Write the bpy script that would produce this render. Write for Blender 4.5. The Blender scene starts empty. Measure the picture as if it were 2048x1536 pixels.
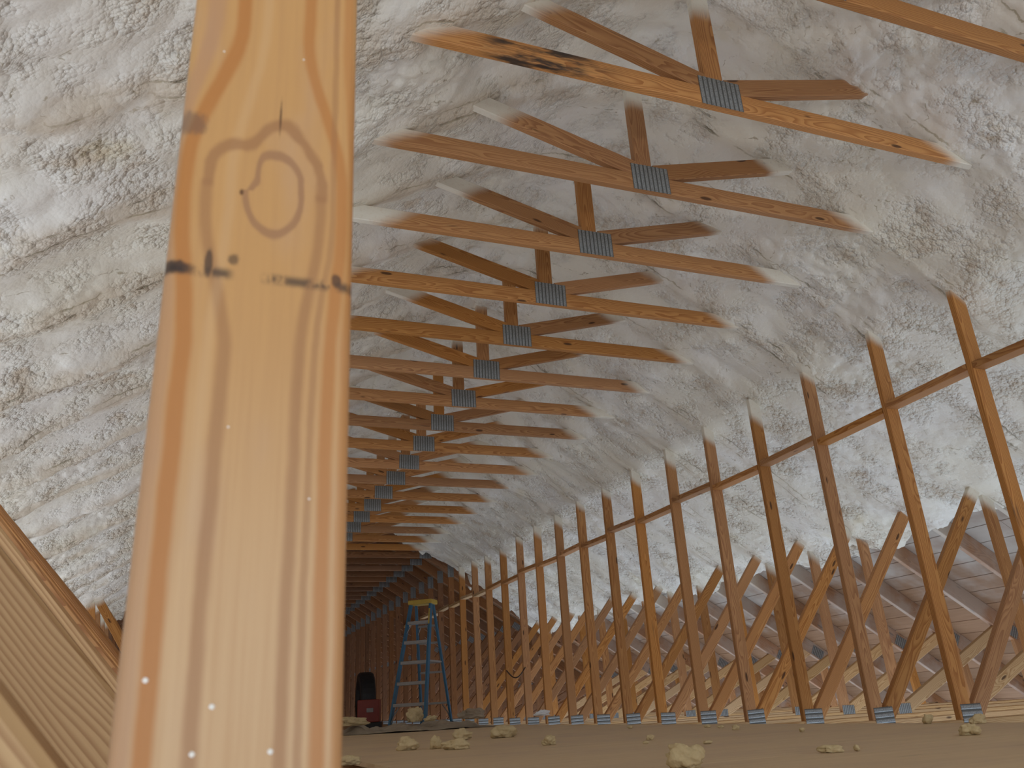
import bpy, bmesh, math, random
import numpy as np
from mathutils import Vector, Matrix

random.seed(7)
C = bpy.context.scene.collection
SC = bpy.context.scene
PI = math.pi

# ------------------------------------------------------------------ camera, world, light
# Units are metres. X = across the attic (0 under the ridge), Y = along it, Z = up (0 = top of the plywood deck).
CAMX, CAMZ = -1.893, 0.166
cam_d = bpy.data.cameras.new('camera')
cam = bpy.data.objects.new('camera', cam_d); C.objects.link(cam)
Rv = Vector((0.93549521, -0.34899653, -0.05522805))
Uv = Vector((-0.08120888, -0.36448352, 0.92766205))
Fv = Vector((0.34388055, 0.8633384, 0.3693142))
cam.matrix_world = Matrix(((Rv.x, Uv.x, -Fv.x, CAMX), (Rv.y, Uv.y, -Fv.y, 0.0), (Rv.z, Uv.z, -Fv.z, CAMZ), (0, 0, 0, 1)))
cam_d.sensor_width = 36.0
cam_d.lens = 1626.38 / 2048 * 36
cam_d.clip_start = 0.02
cam_d.clip_end = 200
cam_d.dof.use_dof = True
cam_d.dof.focus_distance = 5.0
cam_d.dof.aperture_fstop = 16.0
SC.camera = cam

SC.view_settings.view_transform = 'Standard'
SC.view_settings.look = 'None'
SC.view_settings.gamma = 1.0
SC.view_settings.use_curve_mapping = False
SC.view_settings.exposure = -0.1
SC.cycles.max_bounces = 8
SC.cycles.diffuse_bounces = 5
SC.cycles.use_denoising = True
SC.cycles.use_adaptive_sampling = True
SC.cycles.adaptive_threshold = 0.03

world = bpy.data.worlds.new('sky'); SC.world = world
world.use_nodes = True
bg = world.node_tree.nodes['Background']
bg.inputs[0].default_value = (0.72, 0.84, 1.0, 1)
bg.inputs[1].default_value = 1.1

def area(name, loc, rot, sx, sy, power, col):
    l = bpy.data.lights.new(name, 'AREA'); l.shape = 'RECTANGLE'; l.size = sx; l.size_y = sy
    l.energy = power; l.color = col
    o = bpy.data.objects.new(name, l); C.objects.link(o); o.location = loc; o.rotation_euler = rot
    return o
# daylight through the open gable behind the photographer; all lamps under deck level are added fill
area('gable_daylight', (0.0, -9.0, 0.95), (PI/2, 0, 0), 4.6, 1.7, 190, (0.84, 0.92, 1.0))
area('added_crown_fill', (0.0, -2.35, -0.35), (math.radians(180-38), 0, 0), 3.2, 1.1, 125, (1.0, 0.97, 0.93))  # added fill aimed up and forward to brighten the crown webs; no hatch there
area('added_upfill_right', (3.6, 4.0, -2.5), (PI, 0, 0), 3.4, 17.0, 165, (0.74, 0.87, 1.0))  # added upward fill for foam slopes and collar undersides; no room below
area('added_upfill_left', (-3.6, 4.0, -2.5), (PI, 0, 0), 3.4, 17.0, 185, (1.0, 0.96, 0.90))  # matching added fill under the left side
area('added_far_upfill_right', (3.55, 22.0, -2.5), (PI, 0, 0), 3.4, 17.0, 105, (1.0, 0.93, 0.86))  # added fill that lifts the bare far trusses from below
area('added_far_upfill_left', (-3.55, 22.0, -2.5), (PI, 0, 0), 3.4, 17.0, 105, (1.0, 0.93, 0.86))  # same added far fill, left side

# ------------------------------------------------------------------ node helper
class NT:
    def __init__(s, name):
        s.m = bpy.data.materials.new(name); s.m.use_nodes = True
        s.t = s.m.node_tree; s.b = s.t.nodes['Principled BSDF']
    def n(s, typ, **kw):
        x = s.t.nodes.new(typ)
        for k, v in kw.items(): setattr(x, k, v)
        return x
    def l(s, a, b): s.t.links.new(a, b)
    def inp(s, node, i, v):
        if v is None: return
        if hasattr(v, 'is_output'): s.l(v, node.inputs[i])
        else: node.inputs[i].default_value = v
    def math(s, op, a, b=None, c=None, clamp=False):
        x = s.n('ShaderNodeMath', operation=op, use_clamp=clamp)
        s.inp(x, 0, a); s.inp(x, 1, b); s.inp(x, 2, c)
        return x.outputs[0]
    def vmath(s, op, a, b=None):
        x = s.n('ShaderNodeVectorMath', operation=op); s.inp(x, 0, a); s.inp(x, 1, b)
        return x.outputs['Value'] if op in ('LENGTH', 'DISTANCE', 'DOT_PRODUCT') else x.outputs[0]
    def scale(s, v, sc):
        return s.vmath('MULTIPLY', v, sc)
    def sep(s, v):
        x = s.n('ShaderNodeSeparateXYZ'); s.l(v, x.inputs[0]); return x.outputs
    def comb(s, a, b, c):
        x = s.n('ShaderNodeCombineXYZ'); s.inp(x, 0, a); s.inp(x, 1, b); s.inp(x, 2, c); return x.outputs[0]
    def noise(s, v, scale, detail=2.0, rough=0.5, dist=0.0):
        x = s.n('ShaderNodeTexNoise'); s.inp(x, 'Vector', v); s.inp(x, 'Scale', scale); s.inp(x, 'Detail', detail)
        s.inp(x, 'Roughness', rough); s.inp(x, 'Distortion', dist); return x.outputs[0]
    def voro(s, v, scale, feature='F1', smooth=None):
        x = s.n('ShaderNodeTexVoronoi', feature=feature); s.inp(x, 'Vector', v); s.inp(x, 'Scale', scale)
        if smooth is not None: s.inp(x, 'Smoothness', smooth)
        return x.outputs[0]
    def mix(s, f, a, b, mode='MIX'):
        x = s.n('ShaderNodeMix', data_type='RGBA', blend_type=mode)
        s.inp(x, 0, f); s.inp(x, 6, a); s.inp(x, 7, b); return x.outputs[2]
    def ss(s, v, a, b, c=0.0, d=1.0):
        x = s.n('ShaderNodeMapRange', interpolation_type='SMOOTHSTEP'); s.inp(x, 0, v); s.inp(x, 1, a); s.inp(x, 2, b)
        s.inp(x, 3, c); s.inp(x, 4, d); return x.outputs[0]
    def ramp(s, v, stops):
        x = s.n('ShaderNodeValToRGB'); s.l(v, x.inputs[0]); r = x.color_ramp
        while len(r.elements) < len(stops): r.elements.new(0.5)
        for e, (p, c) in zip(r.elements, stops): e.position = p; e.color = (*c, 1)
        return x.outputs[0]
    def bump(s, h, strength, dist, normal=None):
        x = s.n('ShaderNodeBump'); s.inp(x, 'Strength', strength); s.inp(x, 'Distance', dist); s.inp(x, 'Height', h)
        if normal is not None: s.l(normal, x.inputs['Normal'])
        return x.outputs[0]
    def objco(s): return s.n('ShaderNodeTexCoord').outputs['Object']
    def pos(s): return s.n('ShaderNodeNewGeometry').outputs['Position']
    def rnd(s): return s.n('ShaderNodeObjectInfo').outputs['Random']
    def done(s, col, rough, normal=None, spec=0.3, metal=0.0):
        s.inp(s.b, 'Base Color', col); s.inp(s.b, 'Roughness', rough); s.inp(s.b, 'Metallic', metal)
        s.inp(s.b, 'Specular IOR Level', spec)
        if normal is not None: s.l(normal, s.b.inputs['Normal'])
        return s.m
def rgb(*c): return (*c, 1)

# the underside of the sprayed foam: apex rounded off, 7.5-in-12 slopes (heights above the deck)
FZ, FS, FR = 3.15 + CAMZ, 0.625, 0.20
FOAM_END = 12.35
def foam_coat(s, seed, lo=0.0, hi=0.10):
    """how thickly overspray sits on a surface: by its real distance to the foam, with noise"""
    p = s.pos(); x, y, z = s.sep(p)
    q = s.math('SQRT', s.math('ADD', s.math('MULTIPLY', x, x), FR))
    d = s.math('SUBTRACT', s.math('SUBTRACT', FZ, s.math('MULTIPLY', q, FS)), z)
    n = s.noise(s.vmath('ADD', p, s.comb(0, seed, 0)), 3.0, 3.0, 0.55)
    d = s.math('ADD', d, s.math('MULTIPLY', s.math('SUBTRACT', n, 0.5), 0.10))
    d = s.math('ADD', d, s.math('MULTIPLY', s.math('SUBTRACT', seed, 2.2), 0.018))
    c = s.ss(d, lo, hi, 1.0, 0.0)
    c = s.math('MULTIPLY', c, s.ss(y, FOAM_END - 0.2, FOAM_END + 0.15, 1.0, 0.0))
    return s.math('MULTIPLY', c, s.ss(s.math('ABSOLUTE', x), 3.25, 3.7, 1.0, 0.0))

FOAM_COL = rgb(0.76, 0.72, 0.62)
def wood(name, early, late, tint=0.3, coat=True, mold=0.0, ringfreq=165.0, knots=True, warp=0.085, fog=0.0, zoff=0.015):
    s = NT(name); o = s.objco(); r = s.rnd()
    off = s.comb(s.math('MULTIPLY', r, 37.0), s.math('MULTIPLY', r, 11.3), s.math('MULTIPLY', r, 23.7))
    x, y, z = s.sep(o)
    v = s.vmath('ADD', o, off)
    w = s.noise(s.scale(v, (1.6, 9, 9)), 1.0, 2.0)
    w2 = s.noise(s.scale(v, (7, 40, 40)), 1.0, 2.0)
    oy = s.math('MULTIPLY_ADD', s.math('FRACT', s.math('MULTIPLY', r, 7.13)), 0.05, 0.012)
    oz = s.math('MULTIPLY_ADD', s.math('FRACT', s.math('MULTIPLY', r, 17.77)), 0.10, -0.05 + zoff)
    wy = s.math('MULTIPLY', s.math('SUBTRACT', w, 0.5), warp)
    yy = s.math('ADD', s.math('ADD', y, oy), wy)
    zz = s.math('ADD', s.math('ADD', z, oz), s.math('MULTIPLY', s.math('SUBTRACT', w2, 0.5), 0.006))
    rad = s.math('SQRT', s.math('ADD', s.math('MULTIPLY', yy, yy), s.math('MULTIPLY', zz, zz)))
    # knots: a few dark ellipses that also push the rings aside
    kv = s.vmath('ADD', s.scale(o, (3.0, 11.0, 11.0)), off)
    kd = s.voro(kv, 1.0)
    bend = s.ss(kd, 0.0, 0.45, 0.010, 0.0)
    rad = s.math('ADD', rad, bend)
    ring = s.math('FRACT', s.math('MULTIPLY', rad, ringfreq))
    ring = s.ss(ring, 0.25, 0.95)
    fine = s.noise(s.scale(v, (12, 420, 420)), 1.0, 2.0)
    col = s.mix(s.math('MULTIPLY', ring, 0.8), early, late)
    col = s.mix(s.math('MULTIPLY', s.math('SUBTRACT', fine, 0.45), 0.5, clamp=True), col, late)
    big = s.noise(s.scale(v, (1.2, 5, 5)), 1.0, 3.0)
    col = s.mix(s.ss(big, 0.35, 0.75, 0.0, tint), col, rgb(0.36, 0.15, 0.045))
    hsv = s.n('ShaderNodeHueSaturation'); s.l(col, hsv.inputs['Color'])
    s.l(s.math('MULTIPLY_ADD', s.math('FRACT', s.math('MULTIPLY', r, 91.7)), 0.36, 0.76), hsv.inputs['Value'])
    s.l(s.math('MULTIPLY_ADD', s.math('FRACT', s.math('MULTIPLY', r, 53.1)), 0.16, 0.88), hsv.inputs['Saturation'])
    col = hsv.outputs[0]
    if knots:
        kk = s.ss(kd, 0.075, 0.125, 1.0, 0.0)
        col = s.mix(s.math('MULTIPLY', kk, 0.85), col, rgb(0.05, 0.018, 0.008))
    if mold:
        mn = s.noise(s.scale(v, (5, 30, 30)), 1.0, 4.0, 0.65)
        reach = s.math('MULTIPLY', s.ss(x, 0.42, 0.55), s.ss(x, 0.80, 1.12, 1.0, 0.0))
        mm = s.math('MULTIPLY', s.ss(mn, 0.36, 0.60), s.math('MULTIPLY', reach, mold))
        col = s.mix(mm, col, rgb(0.035, 0.028, 0.024))
    else:
        mn = s.noise(s.scale(v, (1.5, 14, 14)), 1.0, 4.0, 0.6)
        col = s.mix(s.ss(mn, 0.66, 0.76, 0.0, 0.6), col, rgb(0.06, 0.045, 0.035))
    rough = 0.55
    if coat:
        c = foam_coat(s, s.math('MULTIPLY', r, 6.0))
        dust = s.noise(s.pos(), 60.0, 2.0)
        cc = s.math('MULTIPLY', c, s.ss(dust, 0.1, 0.5, 0.75, 1.0))
        col = s.mix(cc, col, FOAM_COL)
    if fog:
        px, py, pz = s.sep(s.pos()); fn = s.noise(s.pos(), 2.2, 4.0, 0.6)
        fg = s.math('MULTIPLY', s.ss(fn, 0.34, 0.62), s.ss(py, FOAM_END - 1.5, FOAM_END, fog, 0.0))
        col = s.mix(fg, col, rgb(0.48, 0.43, 0.38))
    bmp = s.bump(s.math('ADD', s.math('MULTIPLY', ring, -0.4), s.math('MULTIPLY', fine, 0.5)), 0.35, 0.0012)
    return s.done(col, rough, bmp, 0.3)

M_WOOD = wood('pine_lumber', rgb(0.56, 0.27, 0.085), rgb(0.32, 0.115, 0.028))
M_PALE = wood('pale_pine_lumber', rgb(0.66, 0.44, 0.22), rgb(0.42, 0.22, 0.08), 0.15, knots=True)
M_RAFTER = wood('dusted_rafter_lumber', rgb(0.40, 0.19, 0.075), rgb(0.24, 0.09, 0.03), fog=0.6)
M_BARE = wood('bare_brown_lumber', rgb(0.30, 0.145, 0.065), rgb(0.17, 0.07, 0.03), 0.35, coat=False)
M_MOLD = wood('mold_stained_lumber', rgb(0.56, 0.27, 0.085), rgb(0.32, 0.115, 0.028), mold=0.95)
M_NEARWEB = wood('near_pine_lumber', rgb(0.58, 0.37, 0.17), rgb(0.33, 0.165, 0.06), 0.25, coat=False, ringfreq=170, knots=False, warp=0.034, zoff=0.12)

def big_post_material():
    """face of the foreground post: broad plain-sawn bands that bow round a heart-shaped knot figure"""
    s = NT('knotty_foreground_pine'); o = s.objco(); h, y, zl = s.sep(o)   # h up the post
    n0 = s.math('MULTIPLY_ADD', zl, -1/0.0889, 0.5)                         # 0..1 across its face
    wn = s.noise(s.scale(o, (7, 9, 20)), 1.0, 2.0); wn2 = s.noise(s.scale(o, (45, 30, 60)), 1.0, 2.0)
    n = s.math('ADD', n0, s.math('MULTIPLY', s.math('SUBTRACT', wn, 0.5), 0.05))
    n = s.math('ADD', n, s.math('MULTIPLY', s.math('SUBTRACT', wn2, 0.5), 0.018))
    s1 = s.ss(h, 0.345, 0.425); s2 = s.ss(h, 0.445, 0.545)
    def centre(below, knot, top):
        return s.math('ADD', s.math('MULTIPLY_ADD', s1, knot - below, below), s.math('MULTIPLY', s2, top - knot))
    def band(c, w, soft=0.5):
        return s.ss(s.math('ABSOLUTE', s.math('SUBTRACT', n, c)), w*soft, w, 1.0, 0.0)
    low = s.ss(h, 0.17, 0.40, 1.0, 0.0)
    base = s.mix(low, rgb(0.52, 0.285, 0.105), rgb(0.57, 0.375, 0.205))
    fine = s.noise(s.scale(o, (10, 300, 300)), 1.0, 2.0)
    col = s.mix(s.ss(fine, 0.35, 0.8, 0.0, 0.3), base, rgb(0.42, 0.22, 0.09))
    mot = s.noise(s.scale(o, (12, 30, 30)), 1.0, 3.0)
    col = s.mix(s.ss(mot, 0.5, 0.8, 0.0, 0.35), col, rgb(0.46, 0.30, 0.20))
    orange, brown = rgb(0.42, 0.165, 0.040), rgb(0.31, 0.145, 0.06)
    col = s.mix(s.math('MULTIPLY', band(centre(0.13, 0.055, 0.285), 0.065, 0.35), 0.85), col, orange)
    col = s.mix(s.math('MULTIPLY', band(centre(0.875, 0.925, 0.69), 0.055, 0.3), 0.75), col, orange)
    col = s.mix(s.math('MULTIPLY', s.math('MULTIPLY', band(centre(0.33, 0.175, 0.175), 0.055, 0.2), s.ss(h, 0.437, 0.442, 1.0, 0.0)), 0.62), col, brown)
    col = s.mix(s.math('MULTIPLY', s.math('MULTIPLY', band(centre(0.71, 0.80, 0.80), 0.05, 0.2), s.ss(h, 0.437, 0.442, 1.0, 0.0)), 0.62), col, brown)
    col = s.mix(s.math('MULTIPLY', band(centre(0.79, 0.87, 0.86), 0.03, 0.2), 0.5), col, brown)
    col = s.mix(s.math('MULTIPLY', band(centre(0.97, 1.0, 0.94), 0.05, 0.3), 0.55), col, orange)
    col = s.mix(s.math('MULTIPLY', band(centre(0.03, -0.03, 0.12), 0.07, 0.3), 0.55), col, rgb(0.40, 0.22, 0.13))
    col = s.mix(s.math('MULTIPLY', band(centre(0.25, 0.30, 0.43), 0.05, 0.1), 0.14), col, rgb(0.70, 0.52, 0.32))
    def ring(cn, ch, rn, rh, w, notch_a, notch):
        a = s.math('DIVIDE', s.math('SUBTRACT', n, cn), rn); b = s.math('DIVIDE', s.math('SUBTRACT', h, ch), rh)
        r = s.math('SQRT', s.math('ADD', s.math('MULTIPLY', a, a), s.math('MULTIPLY', b, b)))
        th = s.math('ARCTAN2', b, a)
        r = s.math('ADD', r, s.math('MULTIPLY', s.ss(s.math('ABSOLUTE', s.math('SUBTRACT', th, notch_a)), 0.0, 0.75, 1.0, 0.0), notch))
        r = s.math('ADD', r, s.math('MULTIPLY', s.math('SUBTRACT', wn2, 0.5), 0.25))
        return s.ss(s.math('ABSOLUTE', s.math('SUBTRACT', r, 1.0)), w*0.3, w, 1.0, 0.0)
    r1 = s.math('MULTIPLY', ring(0.49, 0.437, 0.315, 0.046, 0.14, 2.0, 0.32), s.ss(h, 0.434, 0.439))
    col = s.mix(s.math('MULTIPLY', r1, 0.72), col, brown)
    r2 = ring(0.535, 0.437, 0.155, 0.0245, 0.17, 2.75, 0.32)
    col = s.mix(s.math('MULTIPLY', r2, 0.75), col, rgb(0.30, 0.15, 0.075))
    # black mildew band across the face and small dark marks
    bn = s.noise(s.scale(o, (60, 90, 110)), 1.0, 4.0, 0.7)
    bd = s.math('ABSOLUTE', s.math('SUBTRACT', h, 0.3872))
    bm = s.math('MULTIPLY', s.ss(bd, 0.0003, 0.0045, 1.0, 0.0), s.ss(bn, 0.36, 0.54))
    bm = s.math('MULTIPLY', bm, s.ss(s.math('ABSOLUTE', s.math('SUBTRACT', n0, 0.42)), 0.05, 0.12))
    col = s.mix(s.math('MULTIPLY', bm, 0.8), col, rgb(0.045, 0.03, 0.024))
    def spot(cn, ch, rn, rh, amt, c, col):
        a = s.math('DIVIDE', s.math('SUBTRACT', n0, cn), rn); b = s.math('DIVIDE', s.math('SUBTRACT', h, ch), rh)
        d = s.math('ADD', s.math('SQRT', s.math('ADD', s.math('MULTIPLY', a, a), s.math('MULTIPLY', b, b))), s.math('MULTIPLY', s.math('SUBTRACT', bn, 0.5), 1.9))
        return s.mix(s.ss(d, 0.5, 1.1, amt, 0.0), col, c)
    dk = rgb(0.03, 0.02, 0.018)
    col = spot(0.335, 0.3955, 0.035, 0.0040, 0.65, dk, col)
    col = spot(0.215, 0.3920, 0.022, 0.0085, 0.75, dk, col)
    col = spot(0.910, 0.3905, 0.030, 0.0040, 0.75, dk, col)
    col = spot(0.050, 0.3880, 0.085, 0.0048, 0.85, dk, col)
    col = spot(0.545, 0.487, 0.006, 0.016, 0.85, rgb(0.07, 0.03, 0.015), col)
    col = spot(0.050, 0.472, 0.10, 0.009, 0.55, rgb(0.10, 0.07, 0.06), col)
    col = spot(0.355, 0.4350, 0.014, 0.0022, 0.85, rgb(0.08, 0.03, 0.012), col)
    return s.done(col, 0.48, s.bump(fine, 0.12, 0.0008), 0.35)
M_BIGPOST = big_post_material()

Y0_, S_ = 2.1987, 0.6096
def foam_material():
    s = NT('sprayed_foam'); p = s.pos()
    big = s.noise(p, 1.3, 4.0, 0.6); mid = s.noise(s.vmath('ADD', p, (5.3, 1.7, 9.1)), 4.5, 4.0, 0.6)
    rough_mask = s.ss(mid, 0.42, 0.60)
    col = s.mix(s.ss(big, 0.35, 0.68), rgb(0.80, 0.765, 0.66), rgb(0.82, 0.80, 0.75))
    col = s.mix(s.ss(mid, 0.56, 0.74, 0.0, 0.8), col, rgb(0.62, 0.51, 0.38))
    yel = s.noise(s.vmath('ADD', p, (11, 3, 2)), 2.2, 3.0, 0.6)
    col = s.mix(s.ss(yel, 0.60, 0.80, 0.0, 0.6), col, rgb(0.66, 0.56, 0.33))
    v1 = s.voro(p, 36.0); v2 = s.voro(p, 88.0)
    nf = s.noise(p, 24.0, 4.0, 0.6)
    h = s.math('SUBTRACT', s.math('MULTIPLY', nf, 0.35), s.math('ADD', s.math('MULTIPLY', s.math('MULTIPLY', v1, v1), 0.9), s.math('MULTIPLY', s.math('MULTIPLY', v2, v2), 0.35)))
    # pinholes / crease cracks
    cr = s.voro(s.vmath('ADD', p, s.comb(s.math('MULTIPLY', mid, 0.5), s.math('MULTIPLY', big, 0.5), 0)), 2.6, 'DISTANCE_TO_EDGE')
    crm = s.math('MULTIPLY', s.ss(cr, 0.003, 0.012, 1.0, 0.0), s.ss(nf, 0.50, 0.62))
    col = s.mix(s.math('MULTIPLY', crm, 0.6), col, rgb(0.27, 0.21, 0.10))
        # yellowed creases where foam pulled away along the rafters
    x, y, z = s.sep(p)
    t = s.math('FRACT', s.math('DIVIDE', s.math('ADD', s.math('SUBTRACT', y, Y0_), s.math('MULTIPLY', s.math('SUBTRACT', nf, 0.5), 0.035)), S_))
    ln = s.math('MINIMUM', s.ss(s.math('ABSOLUTE', s.math('SUBTRACT', t, 0.085)), 0.004, 0.016), s.ss(s.math('ABSOLUTE', s.math('SUBTRACT', t, 0.965)), 0.003, 0.010))
    crk = s.noise(s.vmath('ADD', p, (2, 8, 4)), 3.5, 3.0, 0.6)
    lm = s.math('MULTIPLY', s.math('SUBTRACT', 1.0, ln), s.ss(crk, 0.50, 0.62))
    # tan bands along the rafters, mostly on the left slope
    th = s.math('MULTIPLY', s.ss(s.math('ABSOLUTE', s.math('SUBTRACT', s.math('FRACT', s.math('ADD', t, 0.45)), 0.5)), 0.06, 0.24, 1.0, 0.0), s.ss(crk, 0.36, 0.52))
    col = s.mix(s.math('MULTIPLY', th, s.ss(x, -0.8, 0.6, 0.55, 0.2)), col, rgb(0.58, 0.47, 0.34))
    col = s.mix(s.math('MULTIPLY', lm, 0.6), col, rgb(0.30, 0.25, 0.13))
    h = s.math('SUBTRACT', h, s.math('MULTIPLY', lm, 1.2))
    b = s.bump(h, s.math('MULTIPLY_ADD', rough_mask, 0.75, 0.14), 0.022)
    return s.done(col, 0.42, b, 0.4)
M_FOAM = foam_material()

def scrap_material():
    s = NT('cut_foam'); p = s.objco()
    n = s.noise(p, 30.0, 4.0, 0.6)
    col = s.mix(n, rgb(0.46, 0.35, 0.18), rgb(0.64, 0.52, 0.32))
    return s.done(col, 0.75, s.bump(s.voro(p, 120.0), 0.5, 0.003), 0.2)
M_SCRAP = scrap_material()

def plywood_material():
    s = NT('plywood_deck'); p = s.pos()
    w = s.noise(s.scale(p, (0.5, 1.6, 1)), 1.0, 3.0)
    st = s.noise(s.comb(s.math('MULTIPLY', s.sep(p)[0], 1.5), s.math('MULTIPLY_ADD', w, 2.5, s.math('MULTIPLY', s.sep(p)[1], 22.0)), 0), 1.0, 4.0, 0.6)
    big = s.noise(p, 1.7, 4.0, 0.6)
    col = s.mix(st, rgb(0.50, 0.36, 0.215), rgb(0.66, 0.50, 0.31))
    col = s.mix(s.ss(big, 0.4, 0.75, 0.0, 0.6), col, rgb(0.47, 0.335, 0.24))
    dark = s.noise(s.scale(p, (2, 9, 1)), 1.0, 4.0, 0.65)
    col = s.mix(s.ss(dark, 0.62, 0.75, 0.0, 0.5), col, rgb(0.27, 0.195, 0.135))
    dust = s.noise(p, 90.0, 2.0)
    col = s.mix(s.ss(dust, 0.62, 0.75, 0.0, 0.4), col, rgb(0.55, 0.46, 0.32))
    return s.done(col, 0.6, s.bump(st, 0.1, 0.002), 0.25)
M_PLY = plywood_material()

def sheathing_material():
    s = NT('roof_sheathing'); p = s.pos(); r = s.rnd(); x, y, z = s.sep(p)
    st = s.noise(s.vmath('ADD', s.scale(s.objco(), (2, 30, 30)), s.comb(s.math('MULTIPLY', r, 50), 0, 0)), 1.0, 3.0)
    c1 = s.mix(st, rgb(0.20, 0.105, 0.055), rgb(0.32, 0.19, 0.11))
    hsv = s.n('ShaderNodeHueSaturation'); s.l(c1, hsv.inputs['Color']); s.l(s.math('MULTIPLY_ADD', r, 0.35, 0.8), hsv.inputs['Value'])
    c1 = hsv.outputs[0]
    n = s.noise(p, 1.6, 4.0, 0.6)
    ax = s.math('ABSOLUTE', x)
    fog = s.math('ADD', s.ss(ax, 3.1, 5.0, 0.70, -0.05), s.math('MULTIPLY', s.math('SUBTRACT', n, 0.5), 1.7))
    fog = s.math('MULTIPLY', s.ss(fog, 0.1, 0.8), s.ss(y, FOAM_END - 1.2, FOAM_END, 1.0, 0.0))
    col = s.mix(s.math('MULTIPLY', fog, 0.85), c1, rgb(0.50, 0.475, 0.44))
    return s.done(col, 0.65, None, 0.25)
M_SHEATH = sheathing_material()

def plate_material(name, base, metal):
    s = NT(name); o = s.objco(); p = s.noise(o, 260.0, 2.0); q = s.noise(o, 25.0, 3.0)
    col = s.mix(s.ss(p, 0.45, 0.7), rgb(*base), rgb(base[0]*0.45, base[1]*0.45, base[2]*0.47))
    col = s.mix(s.math('MULTIPLY', q, 0.35), col, rgb(base[0]*0.7, base[1]*0.72, base[2]*0.72))
    return s.done(col, 0.45, None, 0.5, metal)
M_PLATE = plate_material('galvanised_plate', (0.36, 0.385, 0.395), 0.6)
M_SLOT = plate_material('punched_slot_shadow', (0.11, 0.115, 0.11), 0.2)

def plain(name, c, rough=0.5, metal=0.0, var=0.15, scale=20.0, spec=0.4):
    s = NT(name); n = s.noise(s.objco(), scale, 3.0)
    col = s.mix(n, rgb(*[v*(1-var) for v in c]), rgb(*[min(1, v*(1+var)) for v in c]))
    return s.done(col, rough, None, spec, metal)
M_BLUE = plain('blue_fibreglass', (0.035, 0.125, 0.215), 0.4)
M_ALU = plain('dull_aluminium', (0.30, 0.29, 0.28), 0.5, 0.3)
M_YELLOW = plain('yellow_plastic', (0.46, 0.31, 0.05), 0.5)
M_BLACKP = plain('black_rubber', (0.012, 0.012, 0.014), 0.55)
M_RED = plain('red_paint', (0.20, 0.028, 0.018), 0.45)
M_GREY = plain('grey_metal', (0.22, 0.21, 0.21), 0.5, 0.4)
M_TARP = plain('dusty_drop_cloth', (0.33, 0.27, 0.20), 0.85, 0, 0.55, 6.0)
M_PLASTIC = plain('white_plastic', (0.75, 0.78, 0.82), 0.3)
M_BOARD = plain('ceiling_board', (0.38, 0.26, 0.20), 0.8, 0, 0.3, 3.0)
M_SPECK = plain('white_foam_speck', (0.85, 0.83, 0.78), 0.6)
M_CORD = plain('brown_cord', (0.06, 0.03, 0.02), 0.6)
M_ENDWALL = plain('brown_end_wall', (0.20, 0.09, 0.04), 0.8, 0, 0.3, 2.0)

# ------------------------------------------------------------------ object helpers
def link(o, parent=None):
    C.objects.link(o)
    if parent is not None: o.parent = parent
    return o
def obj(name, me, mat=None, parent=None, loc=(0, 0, 0), rot=(0, 0, 0)):
    if isinstance(me, bmesh.types.BMesh):
        b = me; me = bpy.data.meshes.new(name); b.to_mesh(me); b.free()
    o = bpy.data.objects.new(name, me)
    if mat is not None:
        if not me.materials: me.materials.append(mat)
        if me.materials[0] != mat:
            o.material_slots[0].link = 'OBJECT'; o.material_slots[0].material = mat
    o.location = loc; o.rotation_euler = rot
    return link(o, parent)
def tag(o, label=None, cat=None, group=None, kind=None):
    if label: o['label'] = label
    if cat: o['category'] = cat
    if group: o['group'] = group
    if kind: o['kind'] = kind
    return o
def empty(name, loc, rz=0.0):
    o = bpy.data.objects.new(name, None); o.empty_display_size = 0.1
    o.location = loc; o.rotation_euler = (0, 0, rz); C.objects.link(o); return o

def bar_mesh(name, L, ty, wz, ch=0.004, x0=0.0, seg=1):
    """eased-edge lumber: local X along the grain, Y thickness (0..ty), Z width (centred)"""
    prof = []
    for cx, cz, a0 in ((ty, wz/2, 0), (0, wz/2, 90), (0, -wz/2, 180), (ty, -wz/2, 270)):
        ccx = cx - math.copysign(ch, cx - ty/2); ccz = cz - math.copysign(ch, cz)
        for i in range(seg + 1):
            a = math.radians(a0 + 90 * i / seg)
            prof.append((ccx + ch*math.cos(a), ccz + ch*math.sin(a)))
    n = len(prof); vs = [(x, p, q) for x in (x0, x0 + L) for p, q in prof]
    fs = [(i, (i+1) % n, n + (i+1) % n, n + i) for i in range(n)]
    fs += [tuple(range(n))[::-1], tuple(range(n, 2*n))]
    me = bpy.data.meshes.new(name); me.from_pydata(vs, [], fs); me.update()
    bm = bmesh.new(); bm.from_mesh(me); bmesh.ops.recalc_face_normals(bm, faces=bm.faces); bm.to_mesh(me); bm.free()
    return me
def box_bm(bm, x0, x1, y0, y1, z0, z1, bev=0.0):
    r = bmesh.ops.create_cube(bm, size=1.0)
    for v in r['verts']:
        v.co = Vector((x0 + (v.co.x+.5)*(x1-x0), y0 + (v.co.y+.5)*(y1-y0), z0 + (v.co.z+.5)*(z1-z0)))
    if bev:
        es = {e for v in r['verts'] for e in v.link_edges}
        bmesh.ops.bevel(bm, geom=list(es), offset=bev, segments=2, profile=0.5, affect='EDGES')
def box(*a, bev=0.0):
    bm = bmesh.new(); box_bm(bm, *a, bev=bev); return bm
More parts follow.
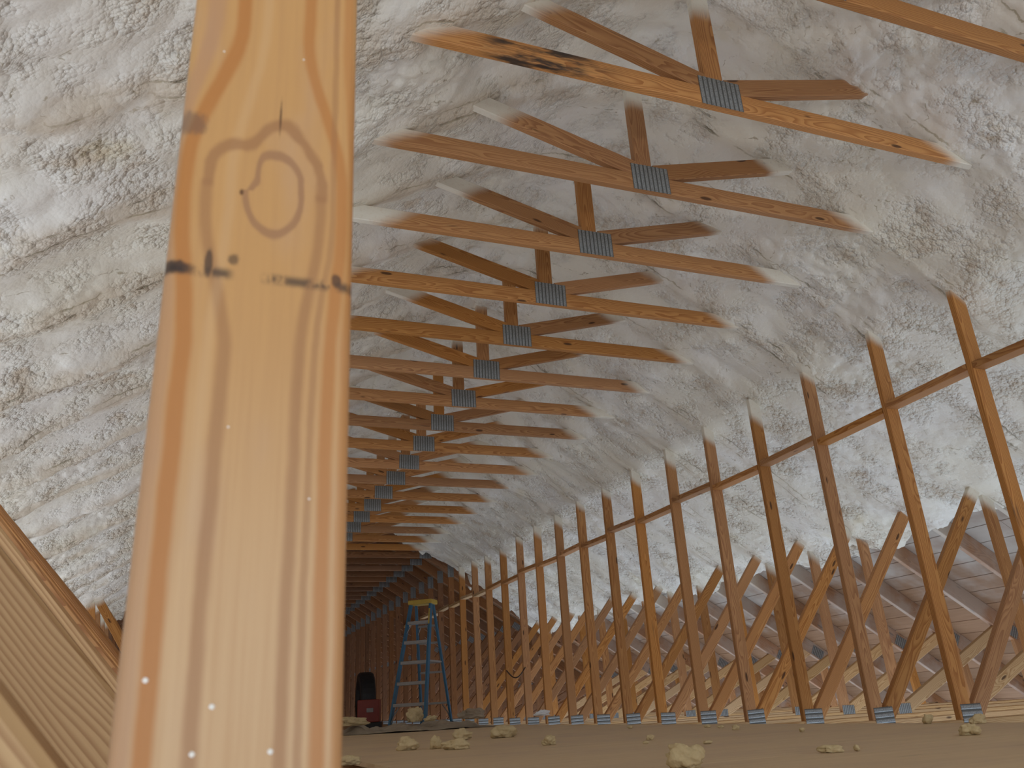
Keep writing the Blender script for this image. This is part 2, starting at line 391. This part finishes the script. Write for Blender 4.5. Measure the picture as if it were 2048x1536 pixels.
def tube_bm(bm, pts, r, n=8):
    rings = []
    for i, p in enumerate(pts):
        p = Vector(p); a = Vector(pts[max(i-1, 0)]); b = Vector(pts[min(i+1, len(pts)-1)])
        d = (b - a).normalized(); u = d.orthogonal().normalized() if abs(d.z) < .95 else Vector((1, 0, 0)); u = (u - d*u.dot(d)).normalized(); w = d.cross(u)
        rings.append([bm.verts.new(p + r*(math.cos(2*PI*k/n)*u + math.sin(2*PI*k/n)*w)) for k in range(n)])
    for A, B in zip(rings, rings[1:]):
        for k in range(n): bm.faces.new((A[k], A[(k+1) % n], B[(k+1) % n], B[k]))
    bm.faces.new(rings[0][::-1]); bm.faces.new(rings[-1])
def beam_bm(bm, p0, p1, w, t, side=Vector((0, 1, 0))):
    """rectangular bar from p0 to p1, w along 'side', t the other way"""
    p0, p1 = Vector(p0), Vector(p1); d = (p1 - p0).normalized(); s = (side - d*side.dot(d)).normalized(); q = d.cross(s)
    vs = [bm.verts.new(p + s*w/2*a + q*t/2*b) for p in (p0, p1) for a, b in ((-1, -1), (1, -1), (1, 1), (-1, 1))]
    for f in ((0, 1, 2, 3), (7, 6, 5, 4), (0, 4, 5, 1), (1, 5, 6, 2), (2, 6, 7, 3), (3, 7, 4, 0)): bm.faces.new([vs[i] for i in f])
    bmesh.ops.recalc_face_normals(bm, faces=bm.faces)

# ------------------------------------------------------------------ numpy noise
def _h(ix, iy, seed):
    with np.errstate(over='ignore'):
        n = (ix.astype(np.int64)*374761393 + iy.astype(np.int64)*668265263 + seed*974634777) & 0x7fffffff
        n = ((n ^ (n >> 13)) * 1274126177) & 0x7fffffff
        n = (n ^ (n >> 16)) & 0xffff
    return n / 65535.0
def vnoise(x, y, seed):
    ix, iy = np.floor(x), np.floor(y); fx, fy = x-ix, y-iy
    fx = fx*fx*fx*(fx*(fx*6-15)+10); fy = fy*fy*fy*(fy*(fy*6-15)+10)
    a, b, c, d = _h(ix, iy, seed), _h(ix+1, iy, seed), _h(ix, iy+1, seed), _h(ix+1, iy+1, seed)
    return (a*(1-fx)+b*fx)*(1-fy) + (c*(1-fx)+d*fx)*fy
def fbm(x, y, seed, o=4):
    s = 0; a = .5
    for i in range(o): s = s + a*vnoise(x*2**i, y*2**i, seed+i); a *= .5
    return s
def worley(x, y, seed):
    ix, iy = np.floor(x), np.floor(y); best = np.full(x.shape, 9.0)
    for dx in (-1, 0, 1):
        for dy in (-1, 0, 1):
            cx, cy = ix+dx, iy+dy
            px, py = cx + _h(cx, cy, seed), cy + _h(cx, cy, seed+50)
            best = np.minimum(best, (px-x)**2 + (py-y)**2)
    return np.sqrt(best)

# ------------------------------------------------------------------ roof foam, sheathing, deck
S, Y0 = 0.6096, 2.1987
def ty(k): return Y0 + S*k
RAFZ, SL = 3.19 + CAMZ, 0.625          # rafter underside: z = RAFZ - SL*|x|
RAFD = 0.140
VT = RAFD * math.sqrt(1 + SL*SL)       # vertical depth of a rafter

ceiling = tag(empty('ceiling', (0, 4, 2.6)), None, None, kind='structure')
def np_grid(name, X, Y, Z, mat, parent, loc):
    nx, ny = X.shape
    V = np.stack([X, Y, Z], -1).reshape(-1, 3) - np.array(loc)
    i = np.arange(nx*ny).reshape(nx, ny)
    F = np.stack([i[:-1, :-1], i[1:, :-1], i[1:, 1:], i[:-1, 1:]], -1).reshape(-1, 4)
    me = bpy.data.meshes.new(name)
    me.vertices.add(len(V)); me.vertices.foreach_set('co', V.ravel().astype(np.float32))
    me.loops.add(F.size); me.loops.foreach_set('vertex_index', F.ravel().astype(np.int32))
    me.polygons.add(len(F)); me.polygons.foreach_set('loop_start', np.arange(0, F.size, 4, dtype=np.int32))
    me.polygons.foreach_set('loop_total', np.full(len(F), 4, dtype=np.int32))
    me.update(); me.validate()
    me.polygons.foreach_set('use_smooth', np.ones(len(F), dtype=bool))
    return obj(name, me, mat, parent)
def foam_height(X, Y):
    base = FZ - FS*np.sqrt(X*X + FR)
    t = (Y - Y0 - 0.019)/S
    bay = np.abs(np.sin(PI*t))**0.8                       # 0 at a rafter, 1 mid-bay
    warp = fbm(X*1.1+3, Y*1.1, 11, 3)
    bill = fbm(X*1.7, Y*2.2 + 9, 21, 4) - .47
    bay_amt = 0.015 + 0.03*vnoise(np.floor(t)*3.7, X*0.8 + 5, 5) + 0.045*(X < -0.5)*np.clip((Y-2)/3, 0, 1)
    z = base + bay*bay_amt + bill*0.13
    # low ridges left by each spray pass, running down the slope
    z -= 0.020*np.abs(np.sin(PI*(Y*5.5 + 2.5*warp)))*fbm(X*1.3+40, Y*1.3, 31, 3)
    m = np.clip((fbm(X*1.6+7, Y*1.6+2, 61, 4) - .42)*6, 0, 1)   # popcorn patches and smooth patches
    wx, wy = X + .02*vnoise(X*30, Y*30, 71), Y + .02*vnoise(X*30+9, Y*30, 72)
    dome = lambda w: 1 - np.minimum(w, 1)**2
    m2 = np.clip((fbm(X*0.9+30, Y*0.9+12, 111, 3) - .40)*5, 0, 1)
    z -= 0.030*m2*dome(worley(wx*9, wy*8, 95)) + (0.12 + m)*(0.022*dome(worley(wx*19, wy*17, 81)) + 0.012*dome(worley(wx*40, wy*36, 91)))
    z += 0.035
    # foam thins out and ends down at the eaves and at the far end of the sprayed length
    ax = np.abs(X); lim = np.where(X > 0, 3.30, 4.70)
    rag = (fbm(X*2.5, Y*2.5, 101, 4) - .47)
    z += np.clip((ax - lim + rag*0.5)/0.18, 0, 1)*0.34
    z += np.clip((Y - FOAM_END + rag*1.2)/0.25, 0, 1)*0.34
    return z
# finer mesh where the foam is close to the camera
ys = [-9.0]
while ys[-1] < 12.9:
    y = ys[-1]; ys.append(y + (0.06 if y < -0.5 else 0.011 + 0.0016*max(0, y-1)))
ys = np.array(ys)
xr = np.linspace(0, 3.75, 250); xl = -np.concatenate([np.linspace(0, 3.4, 300), np.linspace(3.42, 5.0, 60)])[::-1]
for nm, xs in (('sprayed_foam', xr), ('sprayed_foam', xl)):
    X, Y = np.meshgrid(xs, ys, indexing='ij')
    np_grid(nm, X, Y, foam_height(X, Y), M_FOAM, ceiling, (0, 4, 2.6))

# plank sheathing above the rafters, board by board where the foam leaves it bare
ang = math.atan(SL); BW = 0.184
def sheath(side, u0, u1, ya, yb):
    L = yb - ya
    me = None; u = u0
    while u < u1:
        x = u*math.cos(ang); z = RAFZ + VT - u*math.sin(ang)
        if me is None:
            me = bar_mesh('sheathing_board', L, 0.019, BW - 0.005, 0.002)
        o = obj('sheathing_board', me, M_SHEATH, ceiling)
        xx = Vector((0, 1, 0)); n = Vector((side*math.sin(ang), 0, math.cos(ang))); dn = Vector((side*math.cos(ang), 0, -math.sin(ang)))
        mx = Matrix((xx, n, xx.cross(n))).transposed().to_4x4()
        o.matrix_world = Matrix.Translation(Vector((side*x, ya, z)) + dn*BW/2 - Vector((0, 4, 2.6))) @ mx
        u += BW
UMAX = 5.95/math.cos(ang)
sheath(1, 3.55, UMAX, -9.2, 4.3); sheath(1, 3.55, UMAX, 4.303, 11.9)
sheath(-1, 5.3, UMAX, -9.2, 4.3); sheath(-1, 5.3, UMAX, 4.303, 11.9)
for sd in (1, -1):
    sheath(sd, 0.02, UMAX, 11.903, 21.0); sheath(sd, 0.02, UMAX, 21.003, 33.0)

CHZ = -0.018                                              # top of the bottom chords
floor = tag(empty('floor', (0, 0, 0)), kind='structure')
for i in range(27):
    y = -1.6 + i*1.222
    obj('plywood_sheet', box(-1.22, 1.22, y, y + 1.219, -0.018, 0.0, bev=0.001), M_PLY, floor)
for i in range(8):
    y = 11.4 + i*1.222
    obj('plywood_sheet', box(1.223, 1.82, y, y + 1.219, -0.018, 0.0, bev=0.001), M_PLY, floor)
obj('ceiling_board', box(-1.9, 1.9, -9, 33, -0.19, -0.175), M_BOARD, floor)
end = tag(obj('wall_back', box(-5.5, 5.5, 33.0, 33.1, -0.3, 3.6), M_ENDWALL), kind='structure')

# ------------------------------------------------------------------ roof trusses
T = 0.038; W = 0.089
MESH = {}
def member(root, name, key, p0, p1, w=W, t=T, mat=M_WOOD, yo=0.0, jit=0.0):
    """2x4 between two section points (x, z)"""
    (xa, za), (xb, zb) = p0, p1
    L = math.hypot(xb-xa, zb-za); a = math.atan2(zb-za, xb-xa)
    k = (key, mat.name)
    if k not in MESH: MESH[k] = bar_mesh(name, L, t, w)
    return obj(name, MESH[k], mat, root, (xa - root.location.x + random.uniform(-jit, jit), yo, za - root.location.z), (0, -a, 0))

def plate_mesh(w, h, n, vertical=True):
    """pressed nail plate: raised ribs with punched slots between them"""
    vs, fs, mi = [], [], []
    d = 0.0016
    for i in range(n):
        a0 = -w/2 + w*i/n; pitch = w/n
        xs = [a0, a0 + .16*pitch, a0 + .30*pitch, a0 + .70*pitch, a0 + .84*pitch, a0 + pitch]
        zs = [d*.2, d*.2, d, d, d*.2, d*.2]
        b = len(vs)
        for x, z in zip(xs, zs):
            for y in (-h/2, h/2): vs.append((x, -z, y) if vertical else (y, -z, x))
        for j in range(5):
            fs.append((b+2*j, b+2*j+2, b+2*j+3, b+2*j+1)); mi.append(1 if j in (0, 4) else 0)
    me = bpy.data.meshes.new('connector_plate'); me.from_pydata(vs, [], fs)
    me.materials.append(M_PLATE); me.materials.append(M_SLOT)
    me.polygons.foreach_set('material_index', mi); me.update()
    return me
PL_CROWN = plate_mesh(0.205, 0.146, 9, True)
PL_BASE = plate_mesh(0.150, 0.140, 5, False)
PL_FOOT = plate_mesh(0.125, 0.100, 7, True)
PL_NODE = plate_mesh(0.15, 0.10, 7, True)
PL_END = plate_mesh(0.20, 0.10, 8, True)
PL_POST = plate_mesh(0.10, 0.20, 5, True)
def plate(root, me, x, z, rot=0.0):
    return obj('connector_plate', me, None, root, (x - root.location.x, -0.0009, z - root.location.z), (0, -rot, 0))

def Zc(z): return z + CAMZ
WL = -0.10                                                # the webs on the left start a little closer to the posts
ORD = ['', 'second', 'third', 'fourth', 'fifth', 'sixth', 'seventh', 'eighth', 'ninth', 'tenth', 'eleventh', 'twelfth', 'thirteenth', 'fourteenth', 'fifteenth', 'sixteenth']
def truss_label(k):
    if k == -3: return 'nearest roof truss, its big knotty post filling the left foreground', None
    if k == -2: return 'roof truss directly behind the foreground post, pale diagonal brace at lower left', None
    if k == -1: return 'roof truss whose collar beam crosses the top right corner of the photo', None
    if k == 0: return 'foam-coated roof truss with black-stained collar beam, highest ridged plate in the photo', None
    if k == 15: return 'foam-coated roof truss whose collar plate is just hidden by the foreground post', None
    if k < 16: return f'foam-coated roof truss carrying the {ORD[k]} collar plate counted from the highest', None
    if k == 16: return 'last foam-coated roof truss, white-dusted collar just before the bare brown trusses', None
    if k == 17: return 'first bare brown roof truss where the white foam stops', None
    if k < 28: return f'bare brown roof truss, {ORD[k-17]} beyond the edge of the foam', None
    return 'bare brown roof truss deep in the dark far end of the attic', 'far bare trusses'

post_obj = None
for k in range(-3, 48):
    y = ty(k)
    jx = random.uniform(-.006, .006) if k > -2 else 0.0
    root = empty('roof_truss', (jx, y, CHZ - 0.14))
    lab, grp = truss_label(k); tag(root, lab, 'roof truss', grp)
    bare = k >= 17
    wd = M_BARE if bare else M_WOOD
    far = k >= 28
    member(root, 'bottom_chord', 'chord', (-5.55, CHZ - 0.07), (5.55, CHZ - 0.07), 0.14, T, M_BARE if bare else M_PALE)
    for sd in (1, -1):
        zo = VT/2
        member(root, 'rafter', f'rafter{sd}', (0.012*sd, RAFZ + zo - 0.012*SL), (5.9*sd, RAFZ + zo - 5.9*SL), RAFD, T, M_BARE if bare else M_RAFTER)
    cz = Zc(2.275) + W/2 + random.uniform(-.004, .004)
    member(root, 'collar_tie', 'collar', (-1.52, cz), (1.52, cz), W, T - .0006, M_MOLD if k == 0 else wd)
    if not far:
        member(root, 'king_post', 'king', (-0.02, cz + W/2), (-0.02, RAFZ - .01), W, T - .001, wd, jit=.004)
        ct = Zc(2.385)
        for sd in (1, -1):
            member(root, 'crown_web', f'crown{sd}', (.045*sd, ct), (.95*sd, ct + .27*.905), W, T - .0012, wd, yo=.0004)
    for sd in (1, -1):
        px = 1.8745*sd
        if sd == -1 and k == -3:
            me = bar_mesh('post', 2.2, T, W, 0.0055, 0.0, 5)
            post_obj = obj('post', me, M_BIGPOST, root, (px - jx, 0, CHZ - root.location.z), (0, -PI/2, 0))
            post_obj['label'] = 'knotty post with a heart-shaped grain figure and black stain band'
        else:
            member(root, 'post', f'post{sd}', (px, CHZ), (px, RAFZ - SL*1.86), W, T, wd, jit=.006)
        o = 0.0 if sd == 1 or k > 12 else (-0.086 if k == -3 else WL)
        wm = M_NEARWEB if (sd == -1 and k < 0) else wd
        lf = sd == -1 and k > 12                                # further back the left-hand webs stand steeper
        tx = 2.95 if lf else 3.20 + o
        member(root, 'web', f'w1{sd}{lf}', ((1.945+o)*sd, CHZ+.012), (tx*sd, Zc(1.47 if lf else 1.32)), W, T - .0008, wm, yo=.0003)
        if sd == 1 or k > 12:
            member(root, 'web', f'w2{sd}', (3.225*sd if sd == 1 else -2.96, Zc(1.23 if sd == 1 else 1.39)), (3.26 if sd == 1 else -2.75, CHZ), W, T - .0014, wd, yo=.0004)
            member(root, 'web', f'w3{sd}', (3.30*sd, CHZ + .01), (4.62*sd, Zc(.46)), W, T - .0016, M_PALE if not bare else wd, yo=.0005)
            member(root, 'web', f'w4{sd}', (4.66*sd, Zc(.36)), (4.72*sd, CHZ), W, T - .0018, wd, yo=.0006)
    # nail plates on the faces turned to the camera
    if not far:
        plate(root, PL_CROWN, 0.005 + random.uniform(-.01, .01), Zc(2.343), random.uniform(-.02, .02))
        plate(root, PL_BASE, 1.915, Zc(-.185) + random.uniform(-.008, .008), random.uniform(-.03, .03))
        plate(root, PL_FOOT, 3.28, Zc(-.185), random.uniform(-.05, .05))
        plate(root, PL_NODE, 4.62, Zc(.38), -ang)
    if k >= 17:
        plate(root, PL_END, 1.47, Zc(2.31)); plate(root, PL_POST, 1.875, Zc(2.07))
        plate(root, PL_POST, -1.875, Zc(2.07)); plate(root, PL_END, 3.2, Zc(1.24), -ang)
# tiny flecks of foam stuck to the foreground post
speck = bmesh.new(); bmesh.ops.create_icosphere(speck, subdivisions=1, radius=0.00125)
sm = bpy.data.meshes.new('foam_speck'); speck.to_mesh(sm); speck.free()
for h, u in ((.202, -.034), (.191, -.0085), (.174, -.0145), (.173, .015), (.523, -.0275), (.529, .0145), (.309, -.0105), (.277, .0265)):
    sc = 1.0 if h < .21 else .45
    o = obj('foam_speck', sm, M_SPECK, post_obj, (h, -0.0002, -u)); o.scale = (sc, sc*.5, sc)

# blocking boards nailed between the right-hand posts, staggered
blk = bar_mesh('blocking_board', S - T - .002, 0.089, 0.038, 0.003)
NB = 22
for k in range(0, NB):
    z = Zc(1.522) + (0.022 if k % 2 else -0.004) + random.uniform(-.006, .006)
    o = obj('blocking_board', blk, M_WOOD if k < 14 else M_PALE, None, (1.92, ty(k) + T + .001, z), (0, random.uniform(-.03, .03), PI/2))
    lab = ('nearest short blocking board between right-hand posts, cut off by the right edge' if k == 0 else
           f'short blocking board between right-hand posts, {ORD[k]} from the right edge' if k < 16 else
           f'short pale blocking board between bare brown posts, {["first", "second", "third", "fourth", "fifth", "sixth"][k-16]} past the foam edge')
    tag(o, lab, 'board', 'blocking boards between the right-hand posts')

# ------------------------------------------------------------------ stepladder
def ladder():
    az = math.radians(38)
    root = empty('stepladder', (1.29, 12.08, 0.0), -az)    # local y: front to rear, local x: width
    tag(root, 'blue fibreglass stepladder with grey steps and yellow top cap', 'ladder')
    H = 1.70; fy, ry = -.60, .44; fw, rw, tw = .26, .235, .155
    def fr(t, s): return Vector((s*(fw + (tw-fw)*t), fy + (-.07-fy)*t, H*t))
    def rr(t, s): return Vector((s*(rw + (tw-.02-rw)*t), ry + (.05-ry)*t, H*t))
    for fn, w in ((fr, .075), (rr, .045)):
        for s in (-1, 1):
            bm = bmesh.new(); beam_bm(bm, fn(0, s), fn(.985, s), w, .028)
            rl = obj('rail', bm, M_BLUE, root)
            bm = bmesh.new(); p = fn(0, s); box_bm(bm, p.x-.02, p.x+.02, p.y-w/2-.004, p.y+w/2+.004, 0, .035, .004)
            obj('rubber_foot', bm, M_BLACKP, rl)
            if fn is fr and s == 1:
                bm = bmesh.new(); a, b = fn(.80, s), fn(.93, s)
                beam_bm(bm, a + Vector((0, -.039, 0)), b + Vector((0, -.039, 0)), .004, .022)
                obj('warning_sticker', bm, M_YELLOW, rl)
    for i in range(5):
        t = .165 + .163*i; a, b = fr(t, -1), fr(t, 1)
        st = obj('step', box(a.x+.012, b.x-.012, a.y-.04, a.y+.045, a.z-.022, a.z+.022, bev=.004), M_ALU, root)
    for t in (.17, .42, .50, .66, .80):
        a, b = rr(t, -1), rr(t, 1)
        obj('cross_bar', box(a.x, b.x, a.y-.012, a.y+.012, a.z-.015, a.z+.015, bev=.003), M_ALU, root)
    for fn in (fr, rr):
        for s in (-1, 1):
            bm = bmesh.new(); a = fn(.02, s); b = fn(.165, s); b = Vector((b.x - s*.10, b.y, b.z - .01))
            tube_bm(bm, [a, a.lerp(b, .5) + Vector((s*.01, 0, .01)), b], .009, 6); obj('knee_brace', bm, M_GREY, root)
            bm = bmesh.new(); a = fn(.72, s); b = fn(.80, s); b = Vector((b.x - s*.06, b.y, b.z))
            tube_bm(bm, [a, b], .007, 6); obj('knee_brace', bm, M_ALU, root)
    for s in (-1, 1):
        bm = bmesh.new(); a, b = fr(.50, s), rr(.50, s); beam_bm(bm, a, b, .006, .022, Vector((1, 0, 0))); obj('spreader', bm, M_ALU, root)
    cap = obj('top_cap', box(-tw-.035, tw+.035, -.13, .11, H-.045, H+.02, bev=.012), M_YELLOW, root)
ladder()

# ------------------------------------------------------------------ red and black machine by the far posts
def blower():
    root = empty('drum_blower', (0.74, 13.3, 0.0), math.radians(-16))
    tag(root, 'red metal box with tall black drum behind it, left of the stepladder', 'machine')
    bm = bmesh.new(); box_bm(bm, -.16, .17, -.20, .16, .08, .40, .012)
    bx = obj('red_housing', bm, M_RED, root)
    obj('base', box(-.15, .19, -.18, .16, 0, .08, bev=.006), M_BLACKP, root)
    obj('handle_slot', box(-.02, .08, -.208, -.199, .22, .28, bev=.003), M_GREY, bx)
    bm = bmesh.new(); n = 32
    prof = [(.30, .115), (.385, .115), (.405, .09), (.41, .04), (.41, -.04), (.405, -.09), (.385, -.115), (.30, -.115), (.24, -.06), (.24, .06)]
    rings = []
    for i in range(n):
        a = 2*PI*i/n; rings.append([bm.verts.new((h, r*math.cos(a), r*math.sin(a))) for r, h in prof])
    for i in range(n):
        A, B = rings[i], rings[(i+1) % n]
        for j in range(len(prof)): bm.faces.new((A[j], B[j], B[(j+1) % len(prof)], A[(j+1) % len(prof)]))
    bmesh.ops.recalc_face_normals(bm, faces=bm.faces)
    dr = obj('drum', bm, M_BLACKP, root, (-.09, .36, .41), (0, 0, math.radians(12)))
    bm = bmesh.new(); bmesh.ops.create_cone(bm, cap_ends=True, segments=24, radius1=.245, radius2=.245, depth=.05, matrix=Matrix.Rotation(PI/2, 4, 'Y'))
    obj('hub', bm, M_GREY, dr)
blower()

# ------------------------------------------------------------------ drop cloth and foam offcuts on the deck
def lump(seed, sx, sy, sz, rough=.35, sub=4, flat=0.25):
    rnd = random.Random(seed); bm = bmesh.new(); bmesh.ops.create_icosphere(bm, subdivisions=sub, radius=1.0)
    from mathutils import noise as mn
    off = Vector((rnd.uniform(0, 90), rnd.uniform(0, 90), rnd.uniform(0, 90)))
    for v in bm.verts:
        p = v.co.copy()
        d = mn.noise(p*1.1 + off) + .5*mn.noise(p*2.6 + off) + .28*mn.noise(p*6 + off)
        p *= 1 + 1.15*rough*d
        if p.z < -1 + flat: p.z = -1 + flat
        v.co = Vector((p.x*sx, p.y*sy, p.z*sz))
    zm = min(v.co.z for v in bm.verts)
    for v in bm.verts: v.co.z -= zm
    for f in bm.faces: f.smooth = True
    return bm
# x, y, half sizes, label
SCR = [
 (-.701, 1.96, .045, .035, .034, 'rounded yellow foam lump with crumbs, at the bottom edge, nearest of all'),
 (.522, 2.20, .035, .03, .022, 'pale foam chunk under the rightmost visible base plate'),
 (-.185, 2.03, .032, .02, .011, 'flat foam chip between the round lump and the right edge'),
 (-.125, 2.00, .008, .008, .010, 'tiny upright foam crumb just right of the flat chip'),
 (-.052, 5.08, .080, .06, .040, 'broad tilted foam slab with dark underside, right of the loaf-shaped piece'),
 (-.292, 5.18, .055, .045, .035, 'loaf-shaped foam piece left of the tilted slab'),
 (-.333, 3.72, .034, .028, .022, 'lumpy foam piece alone right of the tilted slab'),
 (-.850, 4.30, .055, .04, .030, 'wedge-shaped foam offcut, leftmost of the three close together'),
 (-.725, 4.22, .028, .03, .032, 'small foam knob in the middle of the three close together'),
 (-.690, 3.98, .060, .04, .026, 'long foam offcut, rightmost of the three close together'),
 (-1.30, 3.36, .040, .035, .018, 'foam offcut beside the foot of the foreground post'),
 (1.16, 2.98, .024, .02, .022, 'foam lump at the deck edge left of the third base plate from right'),
 (1.16, 2.72, .035, .02, .020, 'yellow-brown foam piece at the deck edge beside a blue plate'),
 (-.054, 2.86, .018, .014, .007, 'thin foam flake right of the round lump'),
 (.042, 3.46, .020, .012, .012, 'small angular foam chip left of the round lump'),
 (-.126, 3.20, .012, .010, .006, 'flat foam fleck left of the small angular chip'),
 (.708, 3.77, .018, .014, .013, 'small foam nugget near the deck edge at mid right'),
 (.60, 3.13, .011, .010, .010, 'tiny foam nugget near the deck edge right of the larger nugget'),
 (.799, 5.06, .018, .014, .009, 'dark foam sliver near the deck edge at middle'),
 (.90, 4.32, .018, .012, .008, 'left of a pair of small foam slivers near deck edge'),
 (.86, 4.13, .018, .012, .008, 'right of a pair of small foam slivers near deck edge'),
]
for i, (x, y, a, b, c, lab) in enumerate(SCR):
    o = obj('foam_scrap', lump(100+i, a, b, c, .45, 4 if a > .025 else 3), M_SCRAP, None, (x, y, .0005), (0, 0, random.uniform(-.6, .6)))
    tag(o, lab, 'foam scrap', 'foam scraps on the deck')
# drop cloth
nx, ny = 90, 70
U, V = np.meshgrid(np.linspace(0, 1, nx), np.linspace(0, 1, ny), indexing='ij')
Xc = -1.0 + 2.15*U; Yc = (8.75 - .9*np.clip(U-.35, 0, 1)) + 2.2*V + .15*np.sin(U*9)
Zt = .004 + .10*np.clip(fbm(Xc*4.5, Yc*3.2, 301, 4) - .34, 0, 1)*2.0*np.minimum(1, 6*np.minimum(np.minimum(V, 1-V), np.minimum(U, 1-U))+.15)
cl = np_grid('drop_cloth', Xc, Yc, Zt, M_TARP, None, (0, 0, 0))
tag(cl, 'crumpled dusty drop cloth spread over the deck in front of the stepladder', 'drop cloth')
def heap(name, x, y, sx, sy, sz, seed, lab, mat=M_SCRAP, cat='foam scrap', rough=.6):
    o = obj(name, lump(seed, sx, sy, sz, rough, 4), mat, None, (x, y, .085), (0, 0, .2)); tag(o, lab, cat); return o
heap('foam_scrap', .36, 8.95, .085, .07, .08, 41, 'upright pale foam chunk on the drop cloth before the ladder')
heap('foam_scrap', -.30, 9.05, .16, .10, .045, 42, 'low heap of torn foam on the left of the drop cloth')
heap('foam_scrap', .86, 8.50, .12, .08, .05, 44, 'grey rolled foam offcut on the right end of the drop cloth', M_TARP)
heap('foam_scrap', .47, 8.72, .06, .05, .03, 45, 'small foam pieces at the right foot of the upright chunk')
heap('plastic_scrap', 1.12, 7.3, .07, .04, .025, 43, 'crumpled white plastic scrap at the deck edge by the base plates', M_PLASTIC, 'plastic scrap')
# loop of cord hanging between two far posts
bm = bmesh.new(); pts = [(1.83, ty(12) - .05 + .64*t, .60 - .10*math.sin(PI*t)) for t in np.linspace(0, 1, 9)]
tube_bm(bm, pts, .008, 6)
tag(obj('hanging_cord', bm, M_CORD), 'short dark cord sagging between two far right-hand posts', 'cord')
